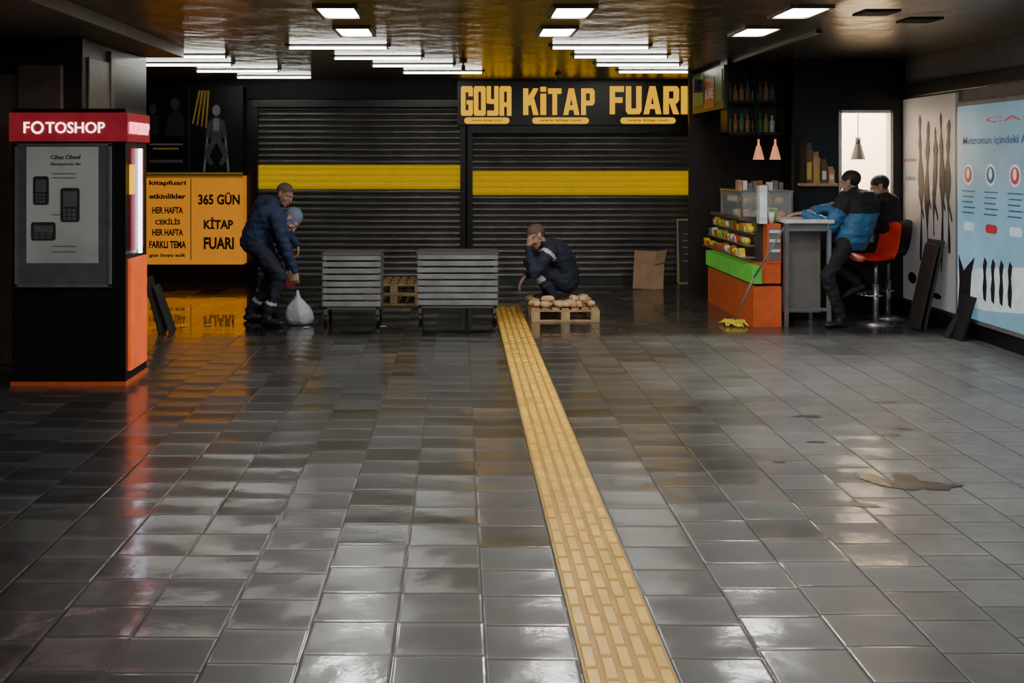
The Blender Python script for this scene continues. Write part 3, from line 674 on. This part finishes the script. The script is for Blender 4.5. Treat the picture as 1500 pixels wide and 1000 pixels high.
def head(Bd,c,f,up,hair,hairfn,skin=None,scale=1):
    skin=skin or SKIN
    f=V(f).normalized(); up=V(up); up=(up-f*up.dot(f)).normalized(); r=f.cross(up)
    R=Matrix((r,f,up)).transposed(); k=scale
    P=lambda x,y,z:c+R@V((x,y,z))*k
    bm=bmesh.new()
    E=lambda x,y,z,a,b2,d:A_ell(bm,P(x,y,z),(a*k,b2*k,d*k),R)
    E(0,-.012,.03,.077,.095,.088); E(0,.015,-.03,.062,.072,.075); E(0,.035,-.075,.042,.045,.035); E(0,.068,-.095,.022,.018,.018)
    E(0,.075,.022,.055,.02,.014)                      # brow
    E(0,.098,-.018,.011,.014,.026); E(0,.108,-.034,.016,.015,.011)     # nose
    E(0,.086,-.066,.025,.013,.007); E(0,.085,-.076,.021,.012,.007)    # lips
    for s_ in (1,-1):
        E(s_*.042,.062,-.032,.022,.02,.02); E(s_*.078,-.005,-.01,.010,.022,.034); E(s_*.084,-.014,.004,.007,.014,.018)
    E(0,-.02,-.06,.05,.055,.06)
    E(0,-.022,.042,.083,.098,.088)
    me=remesh(bm,.006*k,2); Ri=R.transposed()
    def fn(p):
        q=Ri@(p-c)/k
        if abs(q.x)>.078 and -.045<q.z<.03 and -.03<q.y<.02: return skin
        if q.y>.072 and -.084<q.z<-.062 and abs(q.x)<.026: return LIP
        return hair if hairfn(q) else skin
    Bd.mesh(me,fn)
    for s_ in (1,-1):
        Bd.ell(P(s_*.031,.078,-.0),(.014*k,.010*k,.009*k),EYEW,R,10); Bd.ell(P(s_*.031,.086,-.0),(.006*k,.004*k,.006*k),BLACK,R,8)
        Bd.ell(P(s_*.031,.089,.021),(.02*k,.006*k,.004*k),HAIRK,R,8)
short=lambda q: q.z>.85*q.y+.0 and q.z>-.07
def human(name,P,M):
    """P joints in metres; M materials"""
    Bd=B(name); k=P.get('k',1); bulk=P.get('bulk',1)
    pel=V(P['pelvis']); nk=V(P['neck']); bend=V(P.get('bend',(0,0,0)))
    SL=V(P['slat']).normalized(); HL=V(P['hlat']).normalized()      # toward figure's left
    mid=(pel+nk)/2+bend*2
    def bez(t): return pel*(1-t)**2+mid*2*t*(1-t)+nk*t*t
    rings=[]
    for t,la,de in ((-.2,.10,.08),(-.12,.16,.12),(0,.175,.135),(.2,.17,.13),(.45,.168,.128),(.68,.19,.135),(.85,.19,.12),(.95,.14,.095),(1.02,.075,.07),(1.1,.055,.06)):
        tt=max(0,min(1,t)); c=bez(tt); tg=(bez(min(1,tt+.05))-bez(max(0,tt-.05))).normalized()
        if t<0: c=c+tg*t*.5*k
        if t>1: c=c+tg*(t-1)*.5*k
        lat=HL.lerp(SL,tt).normalized(); lat=(lat-tg*lat.dot(tg)).normalized(); dp=lat.cross(tg)
        bk=bulk if -.15<t<.97 else 1
        rings.append((c,lat*la*k*bk,dp*de*k*bk))
    bm=bmesh.new(); loft(bm,rings)
    bones=[('torso',pel,bez(.5),.15*bulk),('torso',bez(.5),bez(.92),.15*bulk)]
    hc=V(P['head']); A_cone(bm,nk,.062*k,hc-V(P['hup']).normalized()*.06*k,.055*k); bones.append(('neck',nk+(hc-nk)*.25,hc,.05))
    if 'hood' in P: A_ell(bm,nk+V(P['hood']),(.13,.10,.075)); bones.append(('hood',nk+V(P['hood']),nk+V(P['hood'])*1.01,.12))
    hands=[]
    for sd,s_ in (('l',1),('r',-1)):
        sh=bez(.86)+SL*s_*.175*k*bulk**.5+V(P.get('shup',(0,0,0))); 
        el,wr=ik(sh,V(P['wrist_'+sd]),.30*k,.27*k,V(P['elbow_'+sd]))
        A_cone(bm,sh,.078*k*bulk,el,.056*k*bulk); A_cone(bm,el,.056*k*bulk,wr,.036*k*bulk)
        A_cone(bm,bez(.8),.09*k,sh,.07*k*bulk)
        bones+= [('uarm_'+sd,sh,el,.065*bulk),('farm_'+sd,el,wr,.045*bulk)]
        hands.append((sd,s_,wr,(wr-el).normalized()))
        hp=pel+HL*s_*.10*k; kn,an=ik(hp,V(P['ankle_'+sd]),.44*k,.43*k,V(P['knee_'+sd]))
        A_cone(bm,hp,.098*k,kn,.068*k); A_cone(bm,kn,.068*k,an+V((0,0,.02)),.052*k)
        A_ell(bm,kn.lerp(an,.3)-V(P['knee_'+sd]).normalized()*.015,(.06*k,)*3)
        bones+=[('thigh_'+sd,hp,kn,.085),('shin_'+sd,kn,an,.06)]
        fd=V(P['foot_'+sd]).normalized(); lt=fd.cross(V((0,0,1))).normalized(); upf=lt.cross(fd)
        Rf=Matrix((fd,lt,upf)).transposed(); sole=an-upf*.055*k
        fb=bmesh.new()
        A_ell(fb,an-upf*.01,(.05*k,.042*k,.05*k),Rf); A_ell(fb,sole-fd*.02*k,(.055*k,.038*k,.035*k),Rf); A_ell(fb,sole+fd*.06*k+upf*.003,(.09*k,.042*k,.038*k),Rf); A_ell(fb,sole+fd*.13*k-upf*.004,(.065*k,.047*k,.03*k),Rf)
        Bd.mesh(remesh(fb,.009,2),M.get('shoe',SHOE))
    me=remesh(bm,.013,3,P.get('wr',.014))
    def fn(p):
        best=None
        for n_,a,c2,r in bones:
            d,t=segd(p,a,c2); d-=r
            if best is None or d<best[0]: best=(d,n_,t)
        _,n_,t=best; key=n_.split('_')[0]
        return M['fn'](key,t,p)
    Bd.mesh(me,fn)
    for sd,s_,wr,dd in hands:
        hd=V(P.get('hdir_'+sd,dd)); pn=V(P.get('palm_'+sd,(0,0,-1)))
        hand(Bd,wr+dd*.01,hd,pn,s_*P.get('thumb_'+sd,1),P.get('curl_'+sd,.7),M.get('hand',SKIN))
    head(Bd,hc,P['face'],P['hup'],M['hair'],P.get('hairfn',short),scale=P.get('hk',1.0))
    if 'extra' in P: P['extra'](Bd)
    return Bd.done()
rg=mat('red_cloth',(.28,.02,.025),.8)
def rag(cx,cy,cz):
    def f_(Bd):
        rows=[]
        for i in range(8):
            row=[]
            for j in range(9):
                a=j/8*2*math.pi; r=.022+.006*i+.014*math.sin(3*a+i*1.3)*(i/7); row.append(Bd.bm.verts.new((cx+r*math.cos(a)+.006*math.sin(i),cy+r*math.sin(a),cz-.03*i+.01*math.sin(2*a)*(i/7))))
            rows.append(row)
        for i in range(7):
            for j in range(8):
                f=Bd.bm.faces.new([rows[i][j],rows[i][j+1],rows[i+1][j+1],rows[i+1][j]]); f.material_index=Bd.mi(rg); f.smooth=True
    return f_
def fnA(k,t,p):
    if k=='neck': return SKIN if t>.35 else NAVY
    if k=='shin': return REFL if .62<t<.70 else NAVYD
    if k=='thigh': return NAVYD
    return NAVY
human('stooping_worker',dict(pelvis=(-2.16,11.05,.84),neck=(-1.98,11.0,1.20),bend=(-.04,0,.05),slat=(-.25,1,0),hlat=(-.2,1,0),
    head=(-1.86,10.95,1.28),face=(.75,-.45,-.35),hup=(.4,0,.9),
    wrist_l=(-1.66,10.99,.64),wrist_r=(-1.80,10.80,.58),elbow_l=(-.4,.3,-.2),elbow_r=(-.4,-.5,0),
    hdir_l=(.0,-.1,-1),hdir_r=(0,0,-1),palm_l=(-1,-.2,0),palm_r=(0,1,0),curl_l=1.0,curl_r=1.2,
    ankle_l=(-2.24,11.25,.09),ankle_r=(-2.10,10.95,.09),knee_l=(1,0,.1),knee_r=(1,-.25,.1),foot_l=(1,.1,0),foot_r=(1,-.35,0),
    bulk=1.08,extra=rag(-1.80,10.80,.53)),dict(fn=fnA,hair=HAIRG))
def fnA2(k,t,p):
    if k in('neck','hood'): return GREYC
    if k=='shin': return REFL if .62<t<.70 else NAVYD
    if k=='thigh': return NAVYD
    return NAVY
human('bending_worker',dict(pelvis=(-2.08,10.40,.82),neck=(-1.80,10.36,1.08),bend=(-.04,0,.08),slat=(-.3,1,0),hlat=(-.2,1,0),
    head=(-1.685,10.32,1.05),face=(.5,-.3,-.85),hup=(.9,0,.45),
    wrist_l=(-1.70,10.42,.50),wrist_r=(-1.62,10.30,.45),elbow_l=(-.6,.3,0),elbow_r=(-.6,-.3,0),
    hdir_l=(.1,-.1,-1),hdir_r=(0,0,-1),palm_l=(.2,-1,0),palm_r=(.1,1,0),curl_l=1.2,curl_r=1.3,
    ankle_l=(-2.15,10.56,.09),ankle_r=(-1.92,10.25,.09),knee_l=(1,0,.1),knee_r=(1,-.25,.1),foot_l=(1,.1,0),foot_r=(1,-.35,0),
    bulk=1.06,hairfn=lambda q:q.y<.055 or q.z>.05),dict(fn=fnA2,hair=GREYC))
def fnB(k,t,p):
    if k=='neck': return SKIN if t>.35 else BLKC
    if k=='shin': return REFL if .40<t<.55 else NAVYD
    if k=='thigh': return NAVYD
    if k=='uarm' and .1<t<.22: return REFL
    return NAVYD
human('crouching_worker',dict(pelvis=(1.13,10.82,.37),neck=(.93,10.76,.76),bend=(.07,0,.03),slat=(-.25,-1,0),hlat=(-.15,-1,0),
    head=(.81,10.70,.855),face=(-.8,-.35,-.5),hup=(-.45,0,.85),
    wrist_l=(.725,10.60,.74),wrist_r=(.70,10.84,.42),elbow_l=(-.3,-.4,-1),elbow_r=(0,.6,-.3),
    hdir_l=(.15,.25,1),hdir_r=(-.5,-.1,-.8),palm_l=(.9,.5,0),palm_r=(.6,0,-.5),curl_l=.7,curl_r=.6,thumb_l=-1,
    ankle_l=(.98,10.68,.235),ankle_r=(.94,10.98,.235),knee_l=(-1,-.1,.5),knee_r=(-1,.2,.5),foot_l=(-1,-.2,0),foot_r=(-1,.1,0),
    bulk=1.05,k=.98),dict(fn=fnB,hair=HAIRB))
def fnC(k,t,p):
    if k in('neck','hood','shin','thigh'): return BLKC
    if k=='torso': return BLKC if p.z>1.13 or p.z<.76 else BLUE
    if k=='uarm': return BLKC if t<.45 else BLUE
    return BLUE
human('leaning_man',dict(pelvis=(3.93,10.26,.87),neck=(4.01,10.33,1.30),bend=(.05,-.04,.02),slat=(-.85,-.5,0),hlat=(-.6,-.8,0),
    head=(3.975,10.40,1.425),face=(-.75,.62,-.2),hup=(-.2,.15,1),hood=(.03,-.06,-.01),
    wrist_l=(3.46,10.25,1.12),wrist_r=(3.60,10.62,1.12),elbow_l=(0,-.3,-1),elbow_r=(.3,.5,-.6),
    hdir_l=(-1,.1,-.1),hdir_r=(-.9,-.2,-.1),palm_l=(0,0,-1),palm_r=(0,0,-1),curl_l=.35,curl_r=.35,thumb_l=-1,thumb_r=-1,
    ankle_l=(3.78,10.12,.09),ankle_r=(4.03,10.40,.40),knee_l=(-1,-.1,.3),knee_r=(-.7,.8,.3),foot_l=(-1,-.25,0),foot_r=(-.8,.3,-.5),
    bulk=1.24),dict(fn=fnC,hair=HAIRK,hairfn=lambda q: q.z>.85*q.y-.03))
human('seated_man',dict(pelvis=(4.46,10.72,.80),neck=(4.44,10.74,1.24),bend=(.03,-.02,0),slat=(-.8,-.6,0),hlat=(-.7,-.7,0),
    head=(4.42,10.76,1.37),face=(-.7,.2,-.3),hup=(-.15,.1,1),hood=(.03,-.04,0),
    wrist_l=(4.19,10.60,.95),wrist_r=(4.24,10.80,1.0),elbow_l=(0,-.3,-1),elbow_r=(0,.4,-1),
    curl_l=.6,curl_r=.6,
    ankle_l=(4.30,10.55,.36),ankle_r=(4.30,10.76,.36),knee_l=(-1,-.1,.3),knee_r=(-1,.1,.3),foot_l=(-1,0,-.2),foot_r=(-1,0,-.2),
    bulk=1.04,k=.96),dict(fn=lambda k,t,p:BLKC,hair=HAIRK,hairfn=lambda q: q.z>.85*q.y-.03))
# ------------------------------------------------------------ world & camera
w=bpy.data.worlds.new('dim_ambient'); sc.world=w; w.use_nodes=True
w.node_tree.nodes['Background'].inputs[0].default_value=(.5,.5,.55,1); w.node_tree.nodes['Background'].inputs[1].default_value=.05
cam=bpy.data.cameras.new('camera'); co=bpy.data.objects.new('camera',cam); sc.collection.objects.link(co)
co.location=(0,0,1.65); co.rotation_euler=(math.pi/2,0,0); cam.lens=36; cam.sensor_width=36
cam.shift_x=78/1500; cam.shift_y=-265/1500
sc.camera=co
